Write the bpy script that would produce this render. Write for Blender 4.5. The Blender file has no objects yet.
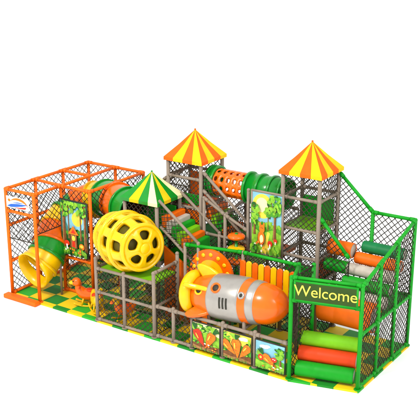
import bpy, bmesh, math, random
from mathutils import Vector as V, Matrix
random.seed(4)
S=bpy.context.scene; COL=S.collection
PI=math.pi
# ---------------------------------------------------------------- materials
def mat(name,col,rough=.45,var=.12,bump=.0,metal=0,coat=0,scale=4):
    m=bpy.data.materials.new(name); m.use_nodes=True
    nt=m.node_tree; b=nt.nodes['Principled BSDF']
    tc=nt.nodes.new('ShaderNodeTexCoord'); n=nt.nodes.new('ShaderNodeTexNoise')
    n.inputs['Scale'].default_value=scale; n.inputs['Detail'].default_value=4
    nt.links.new(tc.outputs['Object'],n.inputs['Vector'])
    r=nt.nodes.new('ShaderNodeValToRGB')
    r.color_ramp.elements[0].position=.3; r.color_ramp.elements[1].position=.7
    r.color_ramp.elements[0].color=tuple(c*(1-var) for c in col)+(1,)
    r.color_ramp.elements[1].color=tuple(min(1,c*(1+var*.4)) for c in col)+(1,)
    nt.links.new(n.outputs['Fac'],r.inputs['Fac']); nt.links.new(r.outputs['Color'],b.inputs['Base Color'])
    b.inputs['Roughness'].default_value=rough; b.inputs['Metallic'].default_value=metal
    b.inputs['Coat Weight'].default_value=coat; b.inputs['Specular IOR Level'].default_value=.2 if not coat else .32
    if bump:
        n2=nt.nodes.new('ShaderNodeTexNoise'); n2.inputs['Scale'].default_value=60
        nt.links.new(tc.outputs['Object'],n2.inputs['Vector'])
        bp=nt.nodes.new('ShaderNodeBump'); bp.inputs['Strength'].default_value=bump; bp.inputs['Distance'].default_value=.01
        nt.links.new(n2.outputs['Fac'],bp.inputs['Height']); nt.links.new(bp.outputs['Normal'],b.inputs['Normal'])
    return m
ORANGE=mat('orange foam',(.76,.125,.001),.5,bump=.1)
ORANGEP=mat('orange plastic',(.78,.12,.001),.25,coat=.12)
ORANGEC=mat('orange canvas',(.74,.105,.001),.75)
YELLOWC=mat('yellow canvas',(.74,.47,.002),.75)
YELLOW=mat('yellow plastic',(.78,.455,.001),.28,coat=.12)
YELLOWF=mat('yellow foam',(.76,.48,.004),.55,bump=.1)
GREEN=mat('green foam',(.004,.27,.010),.5,bump=.1)
GREENP=mat('green plastic',(.003,.22,.014),.25,coat=.12)
LIME=mat('lime foam',(.16,.46,.006),.5,bump=.1)
RED=mat('red foam',(.62,.045,.004),.5,bump=.1)
TEAL=mat('dark green foam',(.005,.16,.045),.5,bump=.1)
BEIGE=mat('beige vinyl',(.46,.41,.34),.5,bump=.1)
GREY=mat('grey brown pipe foam',(.235,.185,.14),.55,bump=.1)
NETM=mat('dark net cord',(.025,.02,.013),.8)
NETG=mat('brown net cord',(.042,.034,.022),.8)
SILVER=mat('grey metallic plastic',(.34,.32,.29),.3,metal=.45,coat=.15)
DARK=mat('dark interior',(.03,.028,.02),.5)
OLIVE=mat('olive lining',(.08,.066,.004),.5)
WHITE=mat('white print',(.78,.78,.74),.5)
CREAM=mat('pale yellow fabric',(.76,.70,.36),.7)
LETTER=mat('yellow lettering',(.80,.66,.08),.5,var=.03)
BLUE=mat('blue print',(.02,.11,.48),.45)
SKYB=mat('light blue print',(.20,.46,.56),.45,var=.3,scale=3)
TEALP=mat('teal print',(.04,.19,.17),.45,var=.5,scale=4)
LEAFP=mat('leaf green print',(.07,.32,.02),.45,var=.4,scale=9)
LEAFL=mat('bright leaf print',(.22,.48,.03),.45,var=.4,scale=9)
DLEAF=mat('dark leaf print',(.015,.10,.015),.45,var=.4,scale=9)
BROWNP=mat('brown print',(.16,.06,.018),.45,var=.4,scale=9)
BROWNL=mat('light brown print',(.36,.17,.06),.45,var=.4,scale=9)
ORP=mat('orange print',(.78,.17,.008),.45,var=.25,scale=8)
REDP=mat('red print',(.60,.03,.01),.45)
YELP=mat('yellow print',(.80,.60,.06),.45,var=.3)
SIGN=mat('dark olive board',(.025,.06,.006),.45)
def floor_mat():
    m=bpy.data.materials.new('puzzle mat tiles'); m.use_nodes=True; nt=m.node_tree; b=nt.nodes['Principled BSDF']
    tc=nt.nodes.new('ShaderNodeTexCoord')
    def chk(sc,off):
        mp=nt.nodes.new('ShaderNodeMapping'); mp.inputs['Location'].default_value=off
        c=nt.nodes.new('ShaderNodeTexChecker'); c.inputs['Scale'].default_value=sc
        nt.links.new(tc.outputs['Object'],mp.inputs[0]); nt.links.new(mp.outputs[0],c.inputs['Vector']); return c
    c1=chk(1/.6,(0.01,.01,.03)); c2=chk(1/1.2,(.01,.01,.03))
    c2.inputs['Color1'].default_value=(.02,.34,.02,1); c2.inputs['Color2'].default_value=(.01,.20,.015,1)
    c1.inputs['Color2'].default_value=(.76,.50,.005,1)
    nt.links.new(c2.outputs['Color'],c1.inputs['Color1']); nt.links.new(c1.outputs['Color'],b.inputs['Base Color'])
    n=nt.nodes.new('ShaderNodeTexNoise'); n.inputs['Scale'].default_value=40
    bp=nt.nodes.new('ShaderNodeBump'); bp.inputs['Strength'].default_value=.15; bp.inputs['Distance'].default_value=.01
    nt.links.new(tc.outputs['Object'],n.inputs['Vector']); nt.links.new(n.outputs['Fac'],bp.inputs['Height']); nt.links.new(bp.outputs['Normal'],b.inputs['Normal'])
    b.inputs['Roughness'].default_value=.6; b.inputs['Specular IOR Level'].default_value=.25
    return m
# ---------------------------------------------------------------- mesh builder
class MB:
    def __init__(s): s.bm=bmesh.new(); s.mats=[]
    def mi(s,m):
        if m not in s.mats: s.mats.append(m)
        return s.mats.index(m)
    def face(s,vs,m,smooth=False):
        try: f=s.bm.faces.new(vs)
        except ValueError: return None
        f.material_index=s.mi(m); f.smooth=smooth; return f
    def poly(s,pts,m): return s.face([s.bm.verts.new(p) for p in pts],m)
    def sweep(s,pts,radii,m,seg=12,cap=True,up=None):
        pts=[V(p) for p in pts]; n=len(pts)
        if not hasattr(radii,'__len__'): radii=[radii]*n
        T=[(pts[min(i+1,n-1)]-pts[max(i-1,0)]).normalized() for i in range(n)]
        a=V((0,0,1)) if abs(T[0].z)<.9 else V((1,0,0))
        e=(a-T[0]*a.dot(T[0])).normalized(); rings=[]
        for i in range(n):
            e=(e-T[i]*e.dot(T[i])).normalized(); f=T[i].cross(e)
            rings.append([s.bm.verts.new(pts[i]+(e*math.cos(2*PI*k/seg)+f*math.sin(2*PI*k/seg))*radii[i]) for k in range(seg)])
        for i in range(n-1):
            for k in range(seg):
                s.face([rings[i][k],rings[i][(k+1)%seg],rings[i+1][(k+1)%seg],rings[i+1][k]],m,seg>4)
        if cap: s.face(rings[0][::-1],m); s.face(rings[-1],m)
        return rings
    def tube(s,a,b,r,m,seg=12): return s.sweep([a,b],r,m,seg)
    def pipe(s,pts,r1,r0,m,seg=24):
        a=s.sweep(pts,r1,m,seg,False); b=s.sweep(pts,r0,m,seg,False)
        for i in (0,-1):
            for k in range(seg): s.face([a[i][k],a[i][(k+1)%seg],b[i][(k+1)%seg],b[i][k]],m)
    def basis(s,d):
        a=V((0,0,1)) if abs(d.z)<.9 else V((1,0,0))
        e=(a-d*a.dot(d)).normalized(); return e,d.cross(e)
    def lathe(s,o,d,prof,m,seg=32):
        o=V(o); d=V(d).normalized(); e,f=s.basis(d); rings=[]
        for t,r in prof:
            if r<1e-5: rings.append([s.bm.verts.new(o+d*t)])
            else: rings.append([s.bm.verts.new(o+d*t+(e*math.cos(2*PI*k/seg)+f*math.sin(2*PI*k/seg))*r) for k in range(seg)])
        for A,B in zip(rings,rings[1:]):
            for k in range(seg):
                q=[A[k%len(A)],A[(k+1)%len(A)],B[(k+1)%len(B)],B[k%len(B)]]
                u=[]
                for v in q:
                    if v not in u: u.append(v)
                if len(u)>2: s.face(u,m,True)
    def perforated(s,o,d,tf,rf,nt,ns,m,hole=.68,th=.05,sq=2.6,phase=0,hole2=None,N=16,loops=1):
        # a surface of revolution with one rounded hole in every cell
        o=V(o); d=V(d).normalized(); e,f=s.basis(d); hole2=hole2 or hole
        def P(u,v):
            a=2*PI*(v/ns)+phase; u=u/nt
            return o+d*tf(u)+(e*math.cos(a)+f*math.sin(a))*rf(u)
        for i in range(nt):
            for k in range(ns):
                R_=[[] for _ in range(loops+1)]
                for j in range(N):
                    a=2*PI*j/N+PI/4; c,w=math.cos(a),math.sin(a); mx=max(abs(c),abs(w)); q=(abs(c)**sq+abs(w)**sq)**(1/sq)
                    ou=(.5*c/mx,.5*w/mx); iu=(.5*hole*c/q,.5*hole2*w/q)
                    for l in range(loops+1):
                        x=l/loops; R_[l].append(s.bm.verts.new(P(i+.5+ou[0]*(1-x)+iu[0]*x,k+.5+ou[1]*(1-x)+iu[1]*x)))
                for l in range(loops):
                    for j in range(N): s.face([R_[l][j],R_[l][(j+1)%N],R_[l+1][(j+1)%N],R_[l+1][j]],m,True)
        bmesh.ops.remove_doubles(s.bm,verts=s.bm.verts[:],dist=.0008)
        bmesh.ops.recalc_face_normals(s.bm,faces=s.bm.faces[:]); s.bm.normal_update()
        bmesh.ops.solidify(s.bm,geom=s.bm.faces[:],thickness=th)
        for q in s.bm.faces: q.smooth=True
    def box(s,c,sz,m,bev=0,rot=None):
        r=bmesh.ops.create_cube(s.bm,size=1)
        vs=r['verts']
        M=Matrix.Translation(V(c))@(rot if rot else Matrix())@Matrix.Diagonal((sz[0],sz[1],sz[2],1))
        bmesh.ops.transform(s.bm,matrix=M,verts=vs)
        fs=set(f for v in vs for f in v.link_faces)
        for f in fs: f.material_index=s.mi(m)
        if bev:
            es=list(set(e for v in vs for e in v.link_edges))
            r=bmesh.ops.bevel(s.bm,geom=es,offset=bev,segments=3,affect='EDGES',profile=.5)
            for f in r['faces']: f.material_index=s.mi(m); f.smooth=True
    def ball(s,c,r,m,sc=(1,1,1),u=20,v=12,rot=None):
        q=bmesh.ops.create_uvsphere(s.bm,u_segments=u,v_segments=v,radius=r)
        M=Matrix.Translation(V(c))@(rot if rot else Matrix())@Matrix.Diagonal((sc[0],sc[1],sc[2],1))
        bmesh.ops.transform(s.bm,matrix=M,verts=q['verts'])
        for f in set(f for w in q['verts'] for f in w.link_faces): f.material_index=s.mi(m); f.smooth=True
    def prism(s,pts,off,m,bev=0):
        off=V(off); a=[s.bm.verts.new(p) for p in pts]; b=[s.bm.verts.new(V(p)+off) for p in pts]
        fs=[s.face(a,m),s.face(b[::-1],m)]; n=len(a)
        for i in range(n): fs.append(s.face([a[i],b[i],b[(i+1)%n],a[(i+1)%n]],m))
        if bev:
            bmesh.ops.recalc_face_normals(s.bm,faces=fs)
            r=bmesh.ops.bevel(s.bm,geom=list(set(e for f in fs for e in f.edges)),offset=bev,segments=3,affect='EDGES',profile=.5)
            for f in r['faces']: f.material_index=s.mi(m); f.smooth=True
    def net(s,corners,m,sp=.15,r=.0118):
        P=[V(c) for c in corners]; o=P[0]; u=(P[1]-P[0]).normalized(); nn=u.cross(P[-1]-P[0]).normalized(); w=nn.cross(u)
        Q=[((p-o).dot(u),(p-o).dot(w)) for p in P]
        for sg in (1,-1):
            dx,dy=math.sqrt(.5),math.sqrt(.5)*sg; nx,ny=-dy,dx
            cs=[x*nx+y*ny for x,y in Q]; c=math.ceil(min(cs)/sp)*sp
            while c<max(cs):
                ts=[]
                for i in range(len(Q)):
                    a=Q[i]; b=Q[(i+1)%len(Q)]; ca=a[0]*nx+a[1]*ny-c; cb=b[0]*nx+b[1]*ny-c
                    if ca*cb<0:
                        k=ca/(ca-cb); x=a[0]+(b[0]-a[0])*k; y=a[1]+(b[1]-a[1])*k; ts.append(x*dx+y*dy)
                if len(ts)>=2:
                    t0,t1=min(ts),max(ts)
                    if t1-t0>.02:
                        f=lambda t:o+u*(t*dx+c*nx)+w*(t*dy+c*ny)+nn*(r*.6*sg)
                        tm=(t0+t1)/2; sag=nn*(.012*math.sin(c*7+sg))
                        s.sweep([f(t0),f(tm)+sag,f(t1)],r,m,4,False)
                c+=sp
        n=len(P)
        for i in range(n): s.sweep([P[i],P[(i+1)%n]],r*1.4,m,6,False)
    def build(s,name,parent=None):
        bmesh.ops.recalc_face_normals(s.bm,faces=s.bm.faces[:])
        me=bpy.data.meshes.new(name)
        if parent is None:
            xs=[v.co for v in s.bm.verts]
            o=V(((min(c.x for c in xs)+max(c.x for c in xs))/2,(min(c.y for c in xs)+max(c.y for c in xs))/2,min(c.z for c in xs)))
        else:
            r=parent
            while r.parent: r=r.parent
            o=V(r.location)
        bmesh.ops.translate(s.bm,verts=s.bm.verts[:],vec=-o)
        s.bm.to_mesh(me); s.bm.free()
        for m in s.mats: me.materials.append(m)
        ob=bpy.data.objects.new(name,me); COL.objects.link(ob)
        if parent is None: ob.location=o
        else: ob.parent=parent
        return ob
def thing(name,label,cat,loc,group=None):
    o=bpy.data.objects.new(name,None); COL.objects.link(o); o.location=loc; o.empty_display_size=.2
    o['label']=label; o['category']=cat
    if group: o['group']=group
    return o
def tag(o,label,cat,group=None):
    o['label']=label; o['category']=cat
    if group: o['group']=group
    return o
def crom(pts,n=8):
    P=[V(p) for p in pts]; P=[P[0]*2-P[1]]+P+[P[-1]*2-P[-2]]; out=[]
    for i in range(1,len(P)-2):
        for k in range(n):
            t=k/n; a,b,c,d=P[i-1:i+3]
            out.append(.5*((2*b)+(c-a)*t+(2*a-5*b+4*c-d)*t*t+(3*b-a-3*c+d)*t**3))
    out.append(P[-2]); return out
PR=.055
def posts(root,m,lst,r=PR):
    for x,y,z0,z1 in lst:
        b=MB(); b.tube((x,y,z0),(x,y,z1),r,m,14); b.ball((x,y,z1),r*1.12,m,u=14,v=8); b.tube((x,y,z0),(x,y,z0+.03),r*1.7,m,14); b.build('post',root)
def rails(root,m,lst,r=PR*.9):
    for a,c in lst:
        b=MB(); b.tube(a,c,r,m,14)
        d=(V(c)-V(a)).normalized()
        b.tube(V(a)+d*.03,V(a)+d*.16,r*1.25,m,14); b.tube(V(c)-d*.16,V(c)-d*.03,r*1.25,m,14)
        b.build('rail',root)
def nets(root,m,lst,sp=.15):
    for c in lst: b=MB(); b.net(c,m,sp*.80); b.build('net',root)
def vnet(x0,y0,x1,y1,z0,z1,z2=None): return [(x0,y0,z0),(x1,y1,z0),(x1,y1,z1 if z2 is None else z2),(x0,y0,z1)]
# entrance gate stands turned a little towards the corner
GA=math.radians(15); GD=V((math.cos(GA),math.sin(GA),0)); GN=V((-math.sin(GA),math.cos(GA),0)); GO=V((10.2,0,0)); GL=1.82
def gp(u,d,z): return GO+GD*u+GN*d+V((0,0,z))
GX=gp(GL,0,0).x; GY=gp(GL,0,0).y
# ---------------------------------------------------------------- setting
g=MB(); g.poly([(-150,-150,0),(150,-150,0),(150,150,0),(-150,150,0)],mat('white studio sheet',(.94,.94,.94),.9,var=0)); o=g.build('ground'); o['kind']='structure'
g=MB(); g.prism([(-.05,-.05,.002),(10.22,-.05,.002),(GX+.06,GY-.06,.002),(12.05,3.65,.002),(2.5,3.65,.002),(2.5,3.95,.002),(-.05,3.95,.002)],(0,0,.058),floor_mat()); o=g.build('floor'); o['kind']='structure'
b=MB(); b.box((.58,-.19,.075),(1.4,.24,.14),ORANGE,.03)
tag(b.build('foam_kerb'),'long orange foam kerb at the foot of the orange frame','foam block')
# ---------------------------------------------------------------- orange frame
H=3.6; BY=3.88
R=thing('play_structure','tall orange tube frame hung with dark netting at the left end','play frame',(0,0,0))
posts(R,ORANGE,[(0,0,.06,H),(1.2,0,.06,H),(0,1.3,.06,H),(1.2,1.2,.06,H),(2.4,1.2,.06,H),(0,2.6,.06,H),(2.4,2.5,.06,H),(0,BY,.06,H),(1.2,BY,.06,H),(2.4,BY,.06,H)])
rl=[]
for z in (H,):
    rl+=[((0,0,z),(1.2,0,z)),((0,0,z),(0,1.3,z)),((0,1.3,z),(0,2.6,z)),((0,2.6,z),(0,BY,z)),((1.2,0,z),(1.2,1.2,z)),((1.2,1.2,z),(2.4,1.2,z)),((2.4,1.2,z),(2.4,2.5,z)),((2.4,2.5,z),(2.4,BY,z)),((0,BY,z),(1.2,BY,z)),((1.2,BY,z),(2.4,BY,z)),((0,1.3,z),(1.2,1.2,z)),((1.2,1.2,z),(1.2,BY,z)),((0,2.6,z),(1.2,2.6,z))]
for z in (1.2,2.4):
    rl+=[((0,0,z),(0,1.3,z)),((0,1.3,z),(0,2.6,z)),((0,2.6,z),(0,BY,z)),((0,BY,z),(1.2,BY,z)),((1.2,BY,z),(2.4,BY,z))]
rl+=[((0,0,2.9),(1.2,0,2.9)),((1.2,1.2,1.25),(2.4,1.2,1.25)),((0,0,.12),(0,BY,.12)),((0,BY,.12),(2.4,BY,.12)),((1.2,1.2,.12),(2.4,1.2,.12))]
rails(R,ORANGE,rl)
nets(R,NETM,[vnet(0,0,0,BY,.12,H),vnet(0,BY,2.4,BY,.12,H),vnet(0,0,1.2,0,2.0,H),vnet(1.2,1.2,2.4,1.2,.12,H),vnet(2.4,1.2,2.4,BY,.12,H),vnet(1.2,0,1.2,1.2,2.3,H)],.19)
# ---------------------------------------------------------------- pictures
def ell(cx,cy,rx,ry,n=20,a=0):
    return [(cx+rx*math.cos(2*PI*k/n)*math.cos(a)-ry*math.sin(2*PI*k/n)*math.sin(a),cy+rx*math.cos(2*PI*k/n)*math.sin(a)+ry*math.sin(2*PI*k/n)*math.cos(a)) for k in range(n)]
def rect(a,b,c,d): return [(a,b),(c,b),(c,d),(a,d)]
def carrot(cx,cy,L,a,m=None):
    c,s=math.cos(a),math.sin(a); w=L*.22
    P=[(0,-L*.5),(w*.6,-.15*L),(w,.25*L),(w*.7,.42*L),(0,.46*L),(-w*.7,.42*L),(-w,.25*L),(-w*.6,-.15*L)]
    out=[(BROWNP,[(cx+x*1.12*c-y*1.05*s,cy+x*1.12*s+y*1.05*c) for x,y in P]),(m or ORP,[(cx+x*c-y*s,cy+x*s+y*c) for x,y in P])]
    for k in (-.25,-.1,.06,.2,.32):
        x,y=w*(.3 if int(k*100)%2 else -.2),k*L; out.append((REDP if m is None else BROWNP,ell(cx+x*c-y*s,cy+x*s+y*c,.08*L,.010*L,8,a)))
    x,y=-w*.4,.12*L; out.append((YELP,ell(cx+x*c-y*s,cy+x*s+y*c,.03*L,.16*L,10,a)))
    for k in (-.8,-.5,-.2,.1,.4,.7):
        ex,ey=math.sin(k)*L*.2,.46*L+math.cos(k)*L*.2
        out.append(((LEAFP,DLEAF,LEAFL)[int(abs(k*10))%3],ell(cx+ex*c-ey*s,cy+ex*s+ey*c,.05*L,.22*L,12,a-k)))
    return out
def picture(root,x0,z0,x1,z1,y,shapes,back,name='picture'):
    b=MB(); w,h=x1-x0,z1-z0; b.box(((x0+x1)/2,y,(z0+z1)/2),(w,.03,h),back)
    for i,(m,P) in enumerate(shapes):
        P=[(min(max(px,.005),.995),min(max(pz,.005),.995)) for px,pz in P]
        b.poly([(x0+px*w,y-.0165-.0004*i,z0+pz*h) for px,pz in P],m)
    return b.build(name,root)
def picframe(root,x0,z0,x1,z1,y,m,r=.03):
    b=MB()
    for a,c in (((x0,z0),(x1,z0)),((x1,z0),(x1,z1)),((x1,z1),(x0,z1)),((x0,z1),(x0,z0))):
        b.tube((a[0],y,a[1]),(c[0],y,c[1]),r,m,10); b.ball((a[0],y,a[1]),r,m,u=10,v=6)
    b.build('frame',root)
def leafy(cx,cy,rx,ry,n,ms,seed,sz=1):
    q_=random.Random(seed); out=[]
    for i in range(n):
        a=q_.uniform(0,2*PI); q=math.sqrt(q_.random()); out.append((ms[i*len(ms)//n],ell(cx+rx*q*math.cos(a),cy+ry*q*math.sin(a),q_.uniform(.04,.085)*sz,q_.uniform(.02,.04)*sz,8,q_.uniform(-.8,.8))))
    return out
def grass(y,n,ms,seed,h=.08):
    q_=random.Random(seed); out=[]
    for i in range(n):
        x=q_.random(); a=q_.uniform(-.03,.03); out.append((ms[i%len(ms)],[(x-.012,y-.02),(x+.012,y-.02),(x+a,y+q_.uniform(.4,1)*h)]))
    return out
def flowers(n,y0,y1,ms,seed,r=.03):
    q_=random.Random(seed); out=[]
    for i in range(n):
        x,y=q_.uniform(.05,.95),q_.uniform(y0,y1); out+= [(ms[i%len(ms)],ell(x,y,r,r*.7,8)),(YELP,ell(x,y,r*.4,r*.3,6))]
    return out
def trunk(x,w,y0,y1,m,m2): return [(m,[(x-w,y0),(x+w,y0),(x+w*.6,(y0+y1)/2),(x+w*.8,y1),(x-w*.8,y1),(x-w*.5,(y0+y1)/2)]),(m2,[(x-w*.7,y0),(x-w*.2,y0),(x-w*.1,y1),(x-w*.4,y1)])]
G3=(DLEAF,LEAFP,LEAFL)
# jungle poster
R=thing('poster','tall dark jungle poster hung on the orange frame','poster',(1.8,1.1,1.45))
sh=[(SKYB,ell(.55,.66,.36,.24)),(YELP,ell(.62,.68,.2,.13)),(DLEAF,[(0,0),(1,0),(1,.34),(.7,.42),(.45,.36),(.2,.44),(0,.4)])]
sh+=leafy(.5,.42,.5,.06,24,(DLEAF,LEAFP),41)
sh+=trunk(.3,.03,.3,.9,BROWNP,BROWNL)+trunk(.75,.035,.3,.95,BROWNP,BROWNL)+trunk(.12,.09,.08,1,BROWNP,BROWNL)+trunk(.92,.07,.1,1,BROWNP,BROWNL)
sh+=leafy(.2,.86,.3,.15,40,G3,1)+leafy(.82,.88,.28,.14,36,G3,2)+leafy(.5,.97,.4,.05,18,G3,9)
sh+=[(BROWNP,[(.36,.12),(.64,.12),(.62,.4),(.38,.4)]),(BROWNL,rect(.42,.13,.46,.39)),(BROWNL,rect(.56,.13,.59,.39)),(ORP,[(.3,.4),(.7,.4),(.5,.56)]),(REDP,[(.4,.42),(.6,.42),(.5,.5)]),(YELP,ell(.5,.33,.06,.05)),(REDP,[(.44,.12),(.56,.12),(.56,.26),(.5,.29),(.44,.26)]),(REDP,ell(.24,.22,.1,.05)),(WHITE,rect(.215,.12,.265,.2)),(ORP,ell(.8,.2,.1,.06)),(YELP,ell(.8,.21,.06,.03))]
sh+=leafy(.3,.08,.35,.06,26,G3,3)+leafy(.8,.08,.22,.06,20,G3,4)+grass(.03,34,G3,5)+flowers(11,.04,.16,(REDP,ORP,WHITE),6)
picture(R,1.25,1.42,2.35,3.22,1.1,sh,TEALP); picframe(R,1.25,1.42,2.35,3.22,1.1,DARK,.022)
# logo banner
R=thing('logo_board','small banner with orange and blue swooshes near the top rail of the orange frame','sign',(.6,-.075,2.98))
def cres(cx,cy,rx,ry,a0,a1,th,n=14):
    o_=[(cx+rx*math.cos(a0+(a1-a0)*k/n),cy+ry*math.sin(a0+(a1-a0)*k/n)) for k in range(n+1)]
    i_=[(cx+rx*(1-th*math.sin(PI*k/n))*math.cos(a0+(a1-a0)*k/n),cy+ry*(1-th*math.sin(PI*k/n))*math.sin(a0+(a1-a0)*k/n)) for k in range(n,-1,-1)]
    return o_+i_[1:-1]
picture(R,.10,3.06,1.05,3.42,-.075,[(ORP,cres(.55,.20,.43,.78,.1,PI-.5,.30)),(ORP,ell(.13,.66,.06,.13)),(BLUE,[(.02,.12),(.2,.34),(.5,.46),(.98,.54),(.7,.30),(.4,.14),(.2,.06)]),(BLUE,[(.22,.46),(.5,.6),(.86,.62),(.6,.52)]),(REDP,[(.3,.08),(.6,.16),(.9,.3),(.85,.1),(.6,.05)])],WHITE)
# forest poster
R=thing('poster','bright forest poster in a grey frame left of the right tower','poster',(8.1,2.3,2.4))
sh=[(YELP,ell(.35,.78,.34,.2)),(CREAM,ell(.33,.8,.2,.12)),(LEAFP,[(0,.2),(1,.2),(1,.5),(.8,.46),(.6,.54),(.4,.46),(.2,.54),(0,.48)])]+leafy(.5,.48,.5,.04,26,(LEAFP,LEAFL),42)+[(LEAFL,[(0,0),(1,0),(1,.36),(.7,.42),(.35,.34),(0,.42)]),(YELP,[(.3,0),(.62,0),(.56,.22),(.62,.36),(.54,.38),(.46,.22)])]
sh+=trunk(.55,.02,.4,.7,BROWNP,BROWNL)+leafy(.55,.7,.12,.08,16,G3,21)+trunk(.78,.06,.26,.85,BROWNP,BROWNL)+trunk(.1,.045,.3,.7,BROWNP,BROWNL)
sh+=leafy(.77,.82,.26,.16,64,G3,5)+leafy(.1,.66,.14,.17,40,G3,6)
sh+=[(BROWNP,ell(.36,.26,.13,.12)),(ORP,ell(.36,.27,.11,.11)),(ORP,ell(.38,.42,.09,.07)),(ORP,ell(.32,.49,.025,.04)),(ORP,ell(.44,.49,.025,.04)),(CREAM,ell(.37,.25,.06,.07)),(DARK,ell(.355,.435,.012,.01,8)),(DARK,ell(.405,.435,.012,.01,8)),(REDP,ell(.66,.2,.08,.05)),(WHITE,rect(.64,.12,.68,.19)),(REDP,ell(.84,.26,.06,.035)),(WHITE,rect(.825,.2,.855,.25))]
sh+=grass(.02,40,G3,7,.1)+flowers(14,.04,.2,(REDP,WHITE,ORP),8)+leafy(.1,.08,.14,.06,14,G3,22)+leafy(.94,.1,.1,.07,14,G3,23)
picture(R,7.60,2.42,8.58,4.24,2.3,sh,SKYB); picframe(R,7.58,2.40,8.60,4.26,2.3,GREY,.035)
# ---------------------------------------------------------------- towers
def roof(root,x0,y0,x1,y1,z,za,ms,n=4,ov=.1):
    x0-=ov;y0-=ov;x1+=ov;y1+=ov
    b=MB(); ap=V(((x0+x1)/2,(y0+y1)/2,za)); C=[(x0,y0),(x1,y0),(x1,y1),(x0,y1)]
    for i in range(4):
        a=C[i]; c=C[(i+1)%4]
        for k in range(n):
            m=ms[(k+i*n)%len(ms)]
            p=lambda t:V((a[0]+(c[0]-a[0])*t,a[1]+(c[1]-a[1])*t,z))
            q0,q1=p(k/n),p((k+1)/n)
            m0=q0.lerp(ap,.5)-V((0,0,.02)); m1=q1.lerp(ap,.5)-V((0,0,.02))
            b.poly([q0,q1,m1,m0],m); b.poly([m0,m1,ap],m)
            dn=V((0,0,-.10)); b.poly([q0,q0+dn,q1+dn,q1],m)
    o=b.build('roof',root)
    b=MB(); b.ball(ap+V((0,0,.0)),.03,ms[0]); b.build('finial',o)
def tower(label,x0,y0,x1,y1,zr,za,ms,deck,netz,skip=(),extra=(),pads=()):
    R=thing('lookout_tower',label,'play tower',((x0+x1)/2,(y0+y1)/2,.06))
    posts(R,GREY,[(x,y,.06,zr-.02) for x in (x0,x1) for y in (y0,y1)],.06)
    C=[(x0,y0),(x1,y0),(x1,y1),(x0,y1)]
    rl=[]
    for z in (zr-.08,)+tuple(extra):
        for i in range(4):
            a=C[i]; c=C[(i+1)%4]; rl.append(((a[0],a[1],z),(c[0],c[1],z)))
    rails(R,GREY,rl,.045)
    for z,m in deck:
        b=MB(); b.box(((x0+x1)/2,(y0+y1)/2,z),(x1-x0-.1,y1-y0-.1,.1),m,.02); b.build('deck',R)
    ns=[]
    for i in range(4):
        if i in skip: continue
        a=C[i]; c=C[(i+1)%4]; ns.append(vnet(a[0],a[1],c[0],c[1],netz[0],netz[1]))
    nets(R,NETG,ns,.15)
    for side,z0,z1,m in pads:
        b=MB(); cx,cy=(x0+x1)/2,(y0+y1)/2
        if side=='front': b.box((cx,y0+.08,(z0+z1)/2),(x1-x0-.16,.06,z1-z0),m,.02)
        elif side=='right': b.box((x1-.08,cy,(z0+z1)/2),(.06,y1-y0-.16,z1-z0),m,.02)
        else: b.box((cx,y1-.08,(z0+z1)/2),(x1-x0-.16,.06,z1-z0),m,.02)
        b.build('padded_panel',R)
    roof(R,x0,y0,x1,y1,zr,za,ms)
    return R
tower('front tower under a green and pale yellow striped roof',3.75,1.25,4.95,2.4,3.68,4.42,[GREENP,YELLOWC,GREENP,CREAM],[(1.75,LIME),(2.55,GREEN)],(1.8,3.6),skip=(3,1),extra=(1.75,2.55),pads=(('front',2.62,2.98,ORANGE),('back',2.62,3.3,GREEN)))
tower('back tower under an orange and yellow striped roof beside the tunnel left end',4.5,2.45,5.7,3.6,4.77,5.57,[ORANGEC,YELLOWC],[(3.3,ORANGE),(1.75,GREEN)],(.1,4.65),skip=(1,),extra=(3.3,4.2,1.75),pads=(('front',3.37,3.7,GREEN),('back',3.37,4.1,ORANGE),('front',2.3,3.2,ORANGE),('right',1.82,2.7,GREEN)))
TX=8.5
tower('right tower under an orange and yellow striped roof beside the green frame',TX,2.45,TX+1.15,3.6,4.96,5.74,[ORANGEC,YELLOWC],[(3.3,LIME),(1.75,GREEN)],(.1,4.85),skip=(3,),extra=(3.3,4.2,1.75,2.5),pads=(('back',3.37,4.0,GREEN),('right',1.82,2.44,ORANGE),('front',1.82,2.2,GREEN)))
# ---------------------------------------------------------------- back frames
R=thing('play_structure','grey pipe frame with netting spanning between the two rear towers','play frame',(7.15,3.0,.06))
posts(R,GREY,[(5.85,2.4,.06,3.7),(7.4,2.4,.06,4.2),(7.4,3.55,.06,3.5),(6.6,2.4,.06,3.3),(6.6,3.55,.06,3.5)],.05)
rails(R,GREY,[((5.85,2.4,1.75),(7.4,2.4,1.75)),((7.4,2.4,1.75),(8.4,2.4,1.75)),((5.8,3.58,3.5),(8.4,3.58,3.5)),((5.85,2.4,3.7),(6.6,2.4,3.3)),((6.6,2.4,3.3),(7.4,2.4,2.95)),((7.4,2.4,2.4),(8.4,2.4,2.4)),((5.85,2.4,2.6),(7.4,2.4,2.6)),((5.75,2.5,4.45),(7.4,2.5,3.1)),((7.4,2.4,.9),(8.4,2.4,.9)),((6.6,2.4,3.3),(6.6,3.55,3.5)),((5.75,2.5,3.9),(7.4,2.5,2.55))],.045)
nets(R,NETG,[vnet(5.8,3.6,8.4,3.6,.1,3.5),vnet(5.85,2.4,7.4,2.4,.1,2.6),vnet(7.4,2.4,8.4,2.4,.1,2.4),[(5.75,2.5,3.0),(7.4,2.5,2.2),(7.4,2.5,3.1),(5.75,2.5,4.42)],vnet(6.6,2.42,6.6,3.55,1.75,3.3)],.15)
for x0,x1,z,m in ((5.9,7.4,1.7,LIME),(7.45,8.4,2.3,ORANGE)):
    b=MB(); b.box(((x0+x1)/2,3.0,z),(x1-x0,1.05,.1),m,.02); b.build('deck',R)
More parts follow.
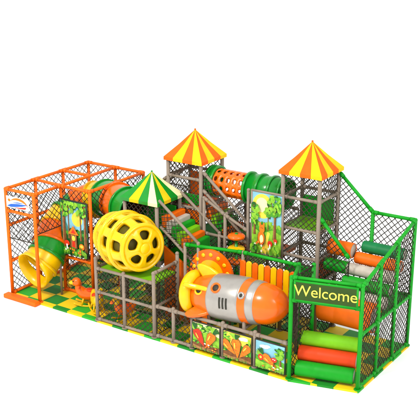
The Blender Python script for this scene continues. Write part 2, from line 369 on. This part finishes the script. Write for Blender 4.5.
R=thing('play_structure','grey pipe frame with netting between the orange frame and the back tower','play frame',(3.45,3.2,.06))
posts(R,GREY,[(2.6,2.6,.06,3.4),(2.6,3.7,.06,3.5),(3.5,3.65,.06,3.5),(3.5,2.55,.06,3.4)],.05)
rails(R,GREY,[((2.6,3.7,3.5),(3.5,3.65,3.5)),((3.5,3.65,3.5),(4.42,3.6,4.2)),((2.6,2.6,3.4),(3.5,2.55,3.4)),((3.5,2.55,3.4),(4.42,2.5,4.1)),((2.6,2.6,1.75),(3.5,2.55,1.75)),((3.5,2.55,1.75),(4.42,2.5,1.75))],.045)
nets(R,NETG,[vnet(2.6,3.68,4.42,3.63,.1,3.5),vnet(2.6,2.6,3.5,2.55,1.75,3.4),[(3.5,2.55,2.6),(4.42,2.5,3.3),(4.42,2.5,4.1),(3.5,2.55,3.4)]],.15)
b=MB(); b.box((3.5,3.1,1.7),(1.75,.95,.1),GREEN,.02); b.build('deck',R)
# second flight of steps
R=thing('foam_steps','rear padded step run in orange green and lime descending from the back tower','foam steps',(6.5,3.0,1.75))
for k,m in enumerate((ORANGE,LIME,GREEN,ORANGE,GREEN,ORANGE)):
    b=MB(); b.box((5.92+.19*k,3.0,3.16-.18*k),(.2,.95,.34),m,.04); b.build('step',R)
# disc climber and foam ramp in the centre
def climber(x,y,z0,z1,cols,label):
    R=thing('disc_climber',label,'disc climber',(x,y,.06))
    b=MB(); b.tube((x,y,.06),(x,y,z1+.1),.045,GREENP); b.build('pole',R)
    n=len(cols)
    for i,m in enumerate(cols):
        z=z0+(z1-z0)*i/(n-1); b=MB(); b.lathe((x,y,z-.07),(0,0,1),[(0,.05),(0,.2),(.03,.25),(.08,.26),(.12,.22),(.14,.05)],m,24); b.build('disc',R)
climber(7.2,2.08,1.7,2.85,[GREENP,ORANGEP,YELLOW,ORANGEP],'tall pole with orange yellow and green discs left of the forest poster')
R=thing('foam_ramp','green padded ramp with orange side walls dropping from the front step run','foam ramp',(6.0,2.0,.06))
b=MB(); b.prism([(5.1,1.45,.07),(6.7,1.45,.07),(6.7,1.45,1.2),(5.1,1.45,2.15)],(0,.75,0),GREEN,.03); b.build('ramp_pad',R)
for yy in (1.36,2.24):
    b=MB(); b.prism([(5.1,yy,.07),(6.72,yy,.07),(6.72,yy,1.4),(5.1,yy,2.35)],(0,.08,0),ORANGE,.02); b.build('side_wall',R)
# ---------------------------------------------------------------- tube slide
pts=crom([(3.7,1.85,3.05),(2.95,2.15,3.05),(2.15,2.5,3.0),(1.4,2.7,2.82),(.78,2.45,2.52),(.60,1.85,2.16),(.72,1.25,1.76),(.84,.8,1.36),(.80,.5,1.10)],8)
R=thing('tube_slide','winding plastic tube slide in green orange and yellow sections with a yellow mouth','slide',(.8,.4,.06))
cols=[GREENP,ORANGEP,GREENP,YELLOW,ORANGEP,GREENP,YELLOW,ORANGEP,GREENP,YELLOW]; n=len(pts)-1; ncol=len(cols); SR=.58
for i in range(ncol):
    a=i*n//ncol; c=(i+1)*n//ncol
    b=MB(); b.pipe(pts[a:c+1],SR,SR-.03,cols[i],36); sg=b.build('tube_section',R)
    d=(pts[c]-pts[c-1]).normalized(); b=MB(); b.pipe([pts[c]-d*.045,pts[c]+d*.045],SR+.05,SR-.015,cols[i],36); b.build('collar',sg)
d=(pts[-1]-pts[-2]).normalized(); e=pts[-1]
b=MB(); P=[e+d*.04,e+d*.16+V((0,-.03,.02)),e+d*.30+V((0,-.10,.06))]
oa=b.sweep(P,[SR+.01,SR+.03,SR+.06],YELLOW,36,False); ob=b.sweep(P,[SR-.02,SR+.0,SR+.03],YELLOW,36,False)
for k in range(36): b.face([oa[-1][k],oa[-1][(k+1)%36],ob[-1][(k+1)%36],ob[-1][k]],YELLOW)
b.build('mouth',R)
for sx_ in (.3,1.35): b=MB(); b.tube((sx_,.85,.06),(sx_,.85,1.3),.04,GREY); b.build('support',R)
# ---------------------------------------------------------------- low grey frame and drum
R=thing('play_structure','low grey pipe frame with netting carrying the yellow drum','play frame',(4.65,.6,.06))
posts(R,GREY,[(3.6,0,.06,2.05),(4.65,0,.06,1.8),(5.75,0,.06,2.05),(3.6,1.15,.06,2.05),(5.75,1.15,.06,2.3)],.055)
rails(R,GREY,[((3.6,0,1.75),(5.75,0,1.75)),((3.6,0,2.05),(3.6,1.15,2.05)),((3.6,0,1.0),(5.75,0,1.0)),((5.75,0,2.05),(5.75,1.15,2.05)),((5.75,0,1.0),(5.75,1.15,1.0)),((3.6,0,.12),(5.75,0,.12)),((3.6,0,1.75),(3.6,1.15,1.75))],.045)
nets(R,NETG,[vnet(3.6,0,5.75,0,.12,1.75),vnet(5.75,0,5.75,1.15,.1,2.05),vnet(3.6,1.15,5.75,1.15,.1,1.7)],.16)
b=MB(); b.box((4.67,.58,1.7),(2.05,1.08,.08),LIME,.02); b.build('deck',R)
R=thing('climbing_drum','chunky ribbed yellow barrel with large dark slots on the low grey frame','climbing drum',(4.45,.5,1.75))
C=V((4.42,.55,2.60)); AX=V((.93,-.36,.05)).normalized(); R0=.82; LX=1.08
rr=lambda t:R0*max(0,(1-abs(t/LX)**3.0))**(1/2.4)
EX=.80
b=MB(); b.perforated(C,AX,lambda s:-EX+2*EX*s,lambda s:rr(-EX+2*EX*s),3,8,YELLOW,.74,.12,5.0,.25,.58,24,2); b.build('shell',R)
for t in (-EX,-EX/3,EX/3,EX):
    b=MB(); r=rr(t); b.lathe(C+AX*t,AX,[(.075*math.cos(2*PI*j/14),r-.0+.065*math.sin(2*PI*j/14)) for j in range(15)],YELLOW,48); b.build('hoop',R)
q=rr(EX)
for sg in (-1,1):
    b=MB(); b.perforated(C+AX*sg*EX,AX*sg,lambda s:.02+.15*(1-(1-s)**2),lambda s:q*(1-.80*s),1,5,YELLOW,.52,.09,3.2,.5,.66,24,2); b.build('end_face',R)
    b=MB(); b.lathe(C+AX*sg*(EX+.15),AX*sg,[(-.08,.0),(-.08,.17),(.0,.18),(.04,.13),(.05,.0)],YELLOW,28); b.build('boss',R)
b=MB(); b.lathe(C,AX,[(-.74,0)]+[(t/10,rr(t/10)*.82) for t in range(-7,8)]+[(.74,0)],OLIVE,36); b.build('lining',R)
# ---------------------------------------------------------------- foam step slide
R=thing('foam_steps','padded step run in orange white and green leading down from the front tower','foam steps',(5.7,1.8,2.0))
st=[(ORANGE,.0),(BEIGE,.18),(GREEN,.36),(LIME,.54),(ORANGE,.72),(GREEN,.90)]
for m,dx in st:
    z=3.25-dx*.78; b=MB(); b.box((5.12+dx,1.85,z-.16),(.19,1.0,.36),m,.04); b.build('step',R)
for y in (1.3,2.4):
    b=MB(); b.tube((5.0,y,3.75),(6.4,y,2.7),.045,GREY); b.ball((6.4,y,2.7),.055,GREY); b.tube((6.4,y,2.7),(6.4,y,.06),.05,GREY); b.tube((5.05,y,2.95),(6.4,y,1.95),.05,GREY); b.build('side_rail',R)
b=MB(); b.net([(5.0,1.28,3.0),(6.4,1.28,1.95),(6.4,1.28,2.7),(5.0,1.28,3.72)],NETG,.12); b.build('net',R)
# ---------------------------------------------------------------- tunnel
R=thing('crawl_tunnel','round green crawl tunnel with an orange perforated section near its left end joining two towers','tunnel',(7.1,3.0,3.65))
ax=lambda x:V((x,3.0,4.08))
for x0,x1,cs in ((5.7,6.0,(5.76,5.96)),(7.05,8.4,(7.1,7.5,7.9,8.25))):
    b=MB(); b.pipe([ax(x0),ax(x1)],.435,.41,GREENP,36); s=b.build('green_section',R)
    for x in cs:
        b=MB(); b.pipe([ax(x-.04),ax(x+.04)],.485,.42,GREENP,36); b.build('collar',s)
b=MB(); b.perforated(ax(5.98),(1,0,0),lambda s:1.1*s,lambda s:.41,5,9,ORANGEP,.56,.035,2.2); ps=b.build('perforated_section',R)
# ---------------------------------------------------------------- rocket
K=.89; KR=.86
A=V((6.98,.58,1.55)); D=(V((9.85,.58,1.80))-A).normalized(); UP=D.cross(V((0,-1,0))).normalized()
if UP.z<0: UP=-UP
R=thing('play_rocket','orange and silver toy rocket with rounded nose lying along the front behind the printed panels','rocket',(8.3,.6,.06))
def part(name,prof,m,par=R): b=MB(); b.lathe(A,D,[(t*K,r*KR) for t,r in prof],m,44); return b.build(name,par)
body=part('rear_hull',[(-.12,.48),(-.02,.55),(.2,.63),(.5,.70),(.66,.72)],ORANGEP)
part('metal_band',[(.64,.68),(.65,.73),(.7,.742),(1.0,.76),(1.4,.76),(1.72,.75),(1.78,.735),(1.79,.69)],SILVER)
front=part('front_hull',[(1.77,.725),(1.9,.72),(2.06,.705)],ORANGEP)
part('nose_ring',[(2.04,.67),(2.05,.712),(2.10,.717),(2.26,.69),(2.30,.675),(2.31,.63)],SILVER)
nose=[(2.29,.66)]+[(2.29+.92*k/16,.66*(1-(k/16)**2.2)**.66) for k in range(1,16)]+[(3.21,0)]
part('nose_cone',nose,ORANGEP)
def sp(t,a,r): return A+D*t*K+(V((0,-1,0))*math.cos(a)+UP*math.sin(a))*r*KR
for k in range(3):
    b=MB(); t=1.16+.12*k
    prev=None
    for j in range(7):
        a=math.radians(-6+j*4.5); cur=(b.bm.verts.new(sp(t,a,.772)),b.bm.verts.new(sp(t+.06,a,.772)))
        if prev: b.face([prev[0],prev[1],cur[1],cur[0]],DARK)
        prev=cur
    b.build('stripe_mark',R)
for t,a,r,rr_,m in ((.34,30,.665,.13,YELLOW),(1.91,34,.722,.10,SILVER),(.98,42,.757,.15,ORANGEP)):
    a=math.radians(a); n=(V((0,-1,0))*math.cos(a)+UP*math.sin(a)); b=MB()
    b.lathe(sp(t,a,r-.06),n,[(0,rr_),(.08,rr_),(.09,rr_-.03),(.075,rr_-.05),(.05,rr_-.055)],m,28); p=b.build('porthole',R)
    b=MB(); b.lathe(sp(t,a,r+.0),n,[(0,rr_-.04),(.012,rr_-.05),(.02,0)],DARK,28); b.build('glass',p)
# tail
b=MB(); T0=A-D*.28; tor=[(.07+.18*math.cos(2*PI*k/16),.49+.15*math.sin(2*PI*k/16)) for k in range(17)]
b.lathe(T0,D,tor,YELLOW,44)
b.lathe(T0,D,[(-.06,0),(-.05,.14),(.02,.2),(.16,.18),(.16,0)],YELLOW,24)
for k in range(6):
    a=k*PI/3+.3; n=V((0,-1,0))*math.cos(a)+UP*math.sin(a); b.tube(T0+D*.06+n*.13,T0+D*.06+n*.45,.07,YELLOW)
b.build('tail_wheel',R)
b=MB(); b.lathe(A,D,[(-.14,0),(-.14,.40),(-.09,.44)],OLIVE,32); b.build('tail_plate',R)
for a,m in ((100,YELLOW),(215,ORANGEP),(-34,ORANGEP),(36,YELLOW)):
    a=math.radians(a); n=V((0,-1,0))*math.cos(a)+UP*math.sin(a); w_=D.cross(n).normalized()*.06
    prof=[A+D*x+n*y-w_ for x,y in ((.66,.56),(.52,.68),(.34,.77),(.12,.83),(-.06,.84),(-.14,.78),(-.10,.68),(0,.56),(.1,.44))]
    b=MB(); b.prism(prof,w_*2,m,.04); b.build('fin',R)
for t in (.6,1.9):
    b=MB(); p=A+D*t*K
    for y in (.2,1.0): b.tube((p.x,y,.06),(p.x,y,p.z-.42),.05,GREY)
    b.tube((p.x,.2,p.z-.66),(p.x,1.0,p.z-.66),.05,GREY); b.build('cradle',R)
# ---------------------------------------------------------------- half round arch panel
R=thing('arch_panel','orange and yellow half round arch panel standing behind the rocket tail','play panel',(6.8,1.4,.06))
cx,cz,y=6.86,1.86,1.26
def halfring(r0,r1,yy,th,m,name,par):
    b=MB(); b.prism([(cx+r1*math.cos(PI*k/28),yy,cz+r1*math.sin(PI*k/28)) for k in range(29)]+[(cx+r0*math.cos(PI*k/28),yy,cz+r0*math.sin(PI*k/28)) for k in range(28,-1,-1)],(0,th,0),m); return b.build(name,par)
pn=halfring(.44,.74,y,.09,ORANGEP,'outer_arch',R); halfring(.23,.44,y+.01,.07,YELLOW,'inner_arch',R); halfring(.02,.23,y+.015,.06,ORANGEP,'sun_disc',R)
for k in range(7):
    a=PI*(k+.5)/7; b=MB(); b.lathe((cx+.59*math.cos(a),y+.005,cz+.59*math.sin(a)),(0,-1,0),[(0,.065),(.02,.06),(.03,.045),(.03,0)],YELLOW,18); b.build('knob',R)
b=MB(); b.box((cx,y+.045,cz-.35),(1.48,.08,.69),ORANGE,.02); b.build('base_panel',R)
for dx in (-.58,.58): b=MB(); b.tube((cx+dx,y+.13,.06),(cx+dx,y+.13,cz+.02),.04,GREY); b.build('support',R)
# ---------------------------------------------------------------- picket fence
R=thing('picket_fence','orange and yellow board fence under the green rail behind the rocket','fence',(8.6,1.4,.06))
for k in range(9):
    x=7.86+k*.2; m=(ORANGEP,YELLOW)[k%2]; b=MB()
    b.prism([(x-.09,1.38,1.3),(x+.09,1.38,1.3)]+[(x+.09*math.cos(PI*j/8),1.38,2.38+.09*math.sin(PI*j/8)) for j in range(9)],(0,.06,0),m,.015); b.build('board',R)
for z in (1.45,2.0): b=MB(); b.tube((7.8,1.48,z),(9.6,1.48,z),.035,GREY); b.build('bearer',R)
for x in (7.78,9.6): b=MB(); b.tube((x,1.44,.06),(x,1.44,2.2),.045,GREY); b.build('post',R)
# ---------------------------------------------------------------- green handrail net
R=thing('net_fence','netted barrier with green top rail running behind the rocket','fence',(8.0,1.55,.06))
posts(R,GREY,[(7.75,1.58,.06,2.62),(6.0,1.2,.06,2.62)],.05); posts(R,GREEN,[(9.55,1.58,.06,2.65)],.055)
rails(R,GREEN,[((6.0,1.2,2.62),(7.75,1.58,2.62)),((7.75,1.58,2.62),(9.55,1.58,2.62)),((9.55,1.58,2.62),(10.2,.06,2.85))],.05)
nets(R,NETG,[vnet(7.75,1.58,9.55,1.58,1.1,2.6),[(6.0,1.2,1.1),(7.75,1.58,1.1),(7.75,1.58,2.6),(6.0,1.2,2.6)],[(9.55,1.58,1.1),(10.2,.06,1.1),(10.2,.06,2.82),(9.55,1.58,2.6)]],.15)
# ---------------------------------------------------------------- front printed panels
xs=[7.05,8.08,9.11,10.14]
def soil(seed): return [(BROWNP,[(0,0),(1,0),(1,.24),(.75,.3),(.5,.25),(.25,.32),(0,.26)]),(BROWNL,[(0,0),(1,0),(1,.08),(.6,.13),(.3,.09),(0,.14)])]+leafy(.5,.27,.5,.03,18,G3,seed,.9)
pics=[([(LEAFL,[(0,.2),(1,.2),(1,.62),(.6,.74),(.3,.64),(0,.72)])]+leafy(.5,.85,.55,.14,40,G3,31,1.2)+soil(51)+carrot(.28,.46,.72,.5,REDP)+carrot(.66,.44,.72,-.4)+grass(.0,30,G3,32,.16)+flowers(8,.05,.3,(REDP,ORP,WHITE),33,.04),CREAM,'printed front panel with a red and an orange carrot'),
 ([(LEAFP,[(0,.2),(1,.2),(1,.5),(.6,.6),(.3,.5),(0,.6)]),(WHITE,ell(.75,.86,.14,.07)),(WHITE,ell(.65,.84,.1,.06))]+leafy(.08,.75,.14,.2,26,G3,34,1.2)+leafy(.95,.6,.1,.15,16,G3,43,1.2)+soil(52)+carrot(.2,.44,.68,.8)+carrot(.5,.46,.74,.1)+carrot(.8,.42,.66,-.6)+grass(.0,30,G3,35,.16),YELP,'printed front panel with three orange carrots on yellow'),
 ([(LEAFP,[(0,0),(1,0),(1,.4),(.7,.48),(.35,.36),(0,.46)])]+leafy(.4,.42,.4,.04,18,(LEAFP,DLEAF),44)+[(LEAFL,[(0,0),(1,0),(1,.22),(.6,.3),(.3,.22),(0,.3)]),(WHITE,ell(.3,.82,.16,.07)),(WHITE,ell(.42,.86,.1,.05))]+trunk(.86,.04,.25,.7,BROWNP,BROWNL)+leafy(.85,.7,.14,.2,44,G3,13,1.2)+carrot(.5,.36,.62,.9)+[(REDP,ell(.2,.42,.09,.12)),(YELP,ell(.2,.42,.04,.05)),(BROWNP,rect(.64,.18,.68,.4)),(REDP,ell(.66,.44,.1,.09)),(WHITE,ell(.63,.46,.02,.02)),(WHITE,ell(.69,.45,.02,.02))]+grass(.0,30,G3,36,.16)+flowers(9,.05,.25,(REDP,YELP,WHITE),37,.04),SKYB,'printed front panel with a blue sky and flowers beside the gate')]
for i,(sh,bk,lb) in enumerate(pics):
    x0,x1=xs[i],xs[i+1]
    R=thing('printed_panel',lb,'play panel',((x0+x1)/2,0,.06))
    picture(R,x0+.07,.16,x1-.07,.94,-.01,sh,bk); picframe(R,x0+.06,.15,x1-.06,.95,-.01,DARK,.022)
R=thing('barrier_rail','low grey pipe barrier holding the three printed panels','barrier',(8.1,.05,.06))
posts(R,GREY,[(x,.05,.06,1.1) for x in [6.4]+xs[:3]],.055); rails(R,GREY,[((xs[i],.05,1.04),(xs[i+1],.05,1.04)) for i in range(3)]+[((5.75,.05,1.04),(6.4,.05,1.04)),((6.4,.05,1.04),(7.05,.05,1.04)),((5.75,.05,.12),(7.05,.05,.12))],.05)
nets(R,NETG,[vnet(5.8,.05,7.05,.05,.12,1.0)],.16)
# ---------------------------------------------------------------- green frame
BZ=3.82
def zt(y): return 2.95+(BZ-2.95)*(y-GY)/(3.6-GY)
def sx(y): return GX+(12-GX)*(y-GY)/(3.6-GY)
R=thing('play_structure','green tube frame with netting around the right hand entrance','play frame',(11.1,1.8,.06))
Y1,Y2=1.5,2.55
q0,q1,q2,q3=(GX,GY),(sx(Y1),Y1),(sx(Y2),Y2),(12,3.6)
posts(R,GREEN,[(10.2,0,.06,2.95),(GX,GY,.06,2.95),q1+(.06,zt(Y1)),q2+(.06,zt(Y2)),(12,3.6,.06,BZ),(10.75,3.6,.06,BZ),(10.2,1.2,.06,2.9)])
r3=lambda q,z:(q[0],q[1],z)
rl=[((10.2,0,2.95),r3(q0,2.95)),((10.2,0,2.33),r3(q0,2.33)),((10.75,3.6,BZ),(12,3.6,BZ)),((TX+1.18,3.6,4.8),(10.75,3.6,BZ)),((10.75,3.6,1.6),(12,3.6,1.6)),((TX+1.18,2.5,3.75),(10.6,2.5,2.75))]
for a,c,za,zb in ((q0,q1,2.95,zt(Y1)),(q1,q2,zt(Y1),zt(Y2)),(q2,q3,zt(Y2),BZ)):
    rl+=[(r3(a,za),r3(c,zb)),(r3(a,.12),r3(c,.12)),(r3(a,1.6),r3(c,1.6))]
rails(R,GREEN,rl)
nets(R,NETM,[[r3(q0,.12),r3(q3,.12),r3(q3,BZ),r3(q0,2.95)],vnet(10.75,3.6,12,3.6,1.6,BZ),[(TX+1.2,3.6,1.6),(10.75,3.6,1.6),(10.75,3.6,BZ),(TX+1.2,3.6,4.78)],vnet(10.2,0,10.2,1.2,.1,2.9),[(TX+1.18,2.5,1.8),(10.6,2.5,1.8),(10.6,2.5,2.75),(TX+1.18,2.5,3.72)]],.165)
b=MB(); b.box((10.92,2.8,1.55),(1.95,1.5,.1),GREEN,.02); b.build('deck',R)
# welcome sign (built square to the front, then turned with the gate)
R=thing('welcome_sign','dark olive board lettered Welcome in yellow above the entrance','sign',(0,0,0))
b=MB(); b.box((0,0,.27),(1.6,.05,.52),SIGN,.015); b.build('board',R)
picframe(R,-.80,.01,.80,.53,-.005,GREEN,.03)
cu=bpy.data.curves.new('t','FONT'); cu.body='Welcome'; cu.size=.42; cu.offset=-.001; cu.space_character=.97; cu.align_x='CENTER'; cu.align_y='CENTER'; cu.extrude=.004
to=bpy.data.objects.new('t',cu); COL.objects.link(to); bpy.context.view_layer.update()
me=bpy.data.meshes.new_from_object(to.evaluated_get(bpy.context.evaluated_depsgraph_get())); bpy.data.objects.remove(to)
me.transform(Matrix.Translation((0,-.032,.28))@Matrix.Rotation(PI/2,4,'X'))
me.materials.clear(); me.materials.append(LETTER); tx=bpy.data.objects.new('lettering',me); COL.objects.link(tx); tx.parent=R
R.location=gp(GL/2,-.085,2.37); R.rotation_euler=(0,0,GA)
# ---------------------------------------------------------------- foam rolls
def roll(c,L,r,m,label,ax=(1,0,0),end=None):
    R=thing('foam_roll',label,'foam roll',(c[0],c[1],c[2]-r))
    d=V(ax); o=V(c)-d*L/2
    b=MB(); b.lathe(o,d,[(.03,r*.9),(.0,r*.92),(.01,r*.97),(.05,r),(L*.33,r*.99),(L*.34,r*.978),(L*.35,r*.99),(L-.05,r),(L-.01,r*.97),(L,r*.92),(L-.03,r*.9)],m,36); b.build('padding',R)
    for t in (.02,L-.02):
        b=MB(); b.lathe(o+d*t,d,[(-.004,0),(-.004,r*.9),(.004,r*.9),(.004,0)],end or BEIGE,28); b.build('end_cap',R)
for (y,z,m,l) in ((.22,.31,GREEN,'green foam roll lowest and nearest the gate'),(.50,.62,RED,'red foam roll second up behind the gate'),(.78,.93,LIME,'light green foam roll third up behind the gate')):
    roll(gp(GL/2,y,z),1.55,.21,m,l,GD)
roll((11.02,1.72,1.55),1.6,.40,ORANGE,'very thick orange foam roll behind the low entrance rolls')
roll((11.15,2.25,1.80),1.4,.17,BEIGE,'beige foam roll on the deck just behind the thick orange roll')
roll((11.15,2.55,2.06),1.4,.17,GREEN,'green foam roll between two beige rolls on the deck')
roll((11.15,2.85,2.32),1.4,.17,BEIGE,'beige foam roll higher up near the back netting')
roll((11.2,3.12,2.58),1.35,.17,ORANGE,'orange foam roll second highest at the back netting')
roll((11.25,3.36,2.86),1.25,.17,TEAL,'dark green foam roll highest at the back netting')
roll((10.12,3.0,2.80),.75,.22,ORANGE,'short orange foam roll beside the right tower')
roll((10.12,2.75,2.36),.7,.18,GREEN,'short green foam roll under the short orange roll')
# ---------------------------------------------------------------- ride-on toys
def ride(x,y,rz,bm_,hm,label,beak,sc=.76):
    R=thing('rocking_toy',label,'rocking toy',(x,y,.06)); M=Matrix.Translation((x,y,.06))@Matrix.Rotation(rz,4,'Z')@Matrix.Scale(sc,4); T=lambda p:M@V(p)
    b=MB(); p=crom([(-.48,0,.66),(-.34,0,.50),(-.1,0,.42),(.15,0,.46),(.3,0,.62),(.36,0,.8)],6); n=len(p)
    b.sweep([T(q) for q in p],[sc*(.03+.19*math.sin(PI*min(1,(i+1)/n*.93))**.8) for i in range(n)],bm_,20); b.build('body',R)
    b=MB(); b.ball(T((.4,0,.9)),.17*sc,hm,(1.1,.9,1)); h=b.build('head',R)
    b=MB(); b.lathe(T((.52,0,.88)),M.to_3x3()@V((1,0,-.1)),[(0,.09*sc),(.1*sc,.07*sc),(.16*sc,.03*sc),(.17*sc,0)],beak,16); b.build('muzzle',h)
    for s in (-1,1):
        b=MB(); b.ball(T((.5,s*.1,.96)),.03*sc,DARK); b.build('eye',h)
        b=MB(); b.sweep([T(q) for q in crom([(-.5,s*.2,.14),(-.25,s*.2,.05),(0,s*.2,.03),(.25,s*.2,.05),(.5,s*.2,.14)],5)],.035*sc,YELLOW,10); b.build('rocker',R)
        for k in (-1,1): b=MB(); b.tube(T((.2*k,s*.2,.05)),T((.12*k,s*.12,.4)),.035*sc,YELLOW); b.build('leg',R)
    b=MB(); b.tube(T((.27,-.26,.74)),T((.27,.26,.74)),.025*sc,RED); b.build('handle',R)
    b=MB(); b.ball(T((-.08,0,.6)),.17*sc,RED,(1.1,.9,.35)); b.build('seat',R)
ride(2.6,.7,-2.6,ORANGEP,ORANGEP,'orange rocking toy on the open mats nearest the jungle poster',YELLOW,.85)
ride(3.15,.5,-.6,YELLOW,YELLOW,'yellow rocking toy with orange beak beside the low grey frame',ORANGEP,.85)
ride(4.25,.5,-1.9,ORANGEP,YELLOW,'orange rocking toy with a yellow head behind the low front netting',ORANGEP)
# ---------------------------------------------------------------- light, world, camera
W=bpy.data.worlds.new('World'); S.world=W; W.use_nodes=True
W.node_tree.nodes['Background'].inputs[0].default_value=(1,1,1,1); W.node_tree.nodes['Background'].inputs[1].default_value=1.18
def area(loc,tgt,size,e,col=(1,1,1)):
    l=bpy.data.lights.new('softbox','AREA'); l.size=size; l.energy=e; l.color=col; l.shape='DISK'
    o=bpy.data.objects.new('softbox',l); COL.objects.link(o); o.location=loc; o.rotation_euler=(V(tgt)-V(loc)).to_track_quat('-Z','Y').to_euler()
area((2,-16,20),(6,1.5,1),6,5200,(1,.98,.95)); area((24,-6,16),(9,1.5,1),8,2200)
c=bpy.data.cameras.new('camera'); c.sensor_width=36; c.lens=938.4/420*36*.985; c.clip_end=600; c.shift_y=.006
o=bpy.data.objects.new('camera',c); COL.objects.link(o); o.location=(20.7256,-19.278,11.7986); o.rotation_euler=(PI/2-.31473,0,.59471); S.camera=o
S.view_settings.view_transform='Standard'; S.view_settings.look='None'; S.view_settings.exposure=0
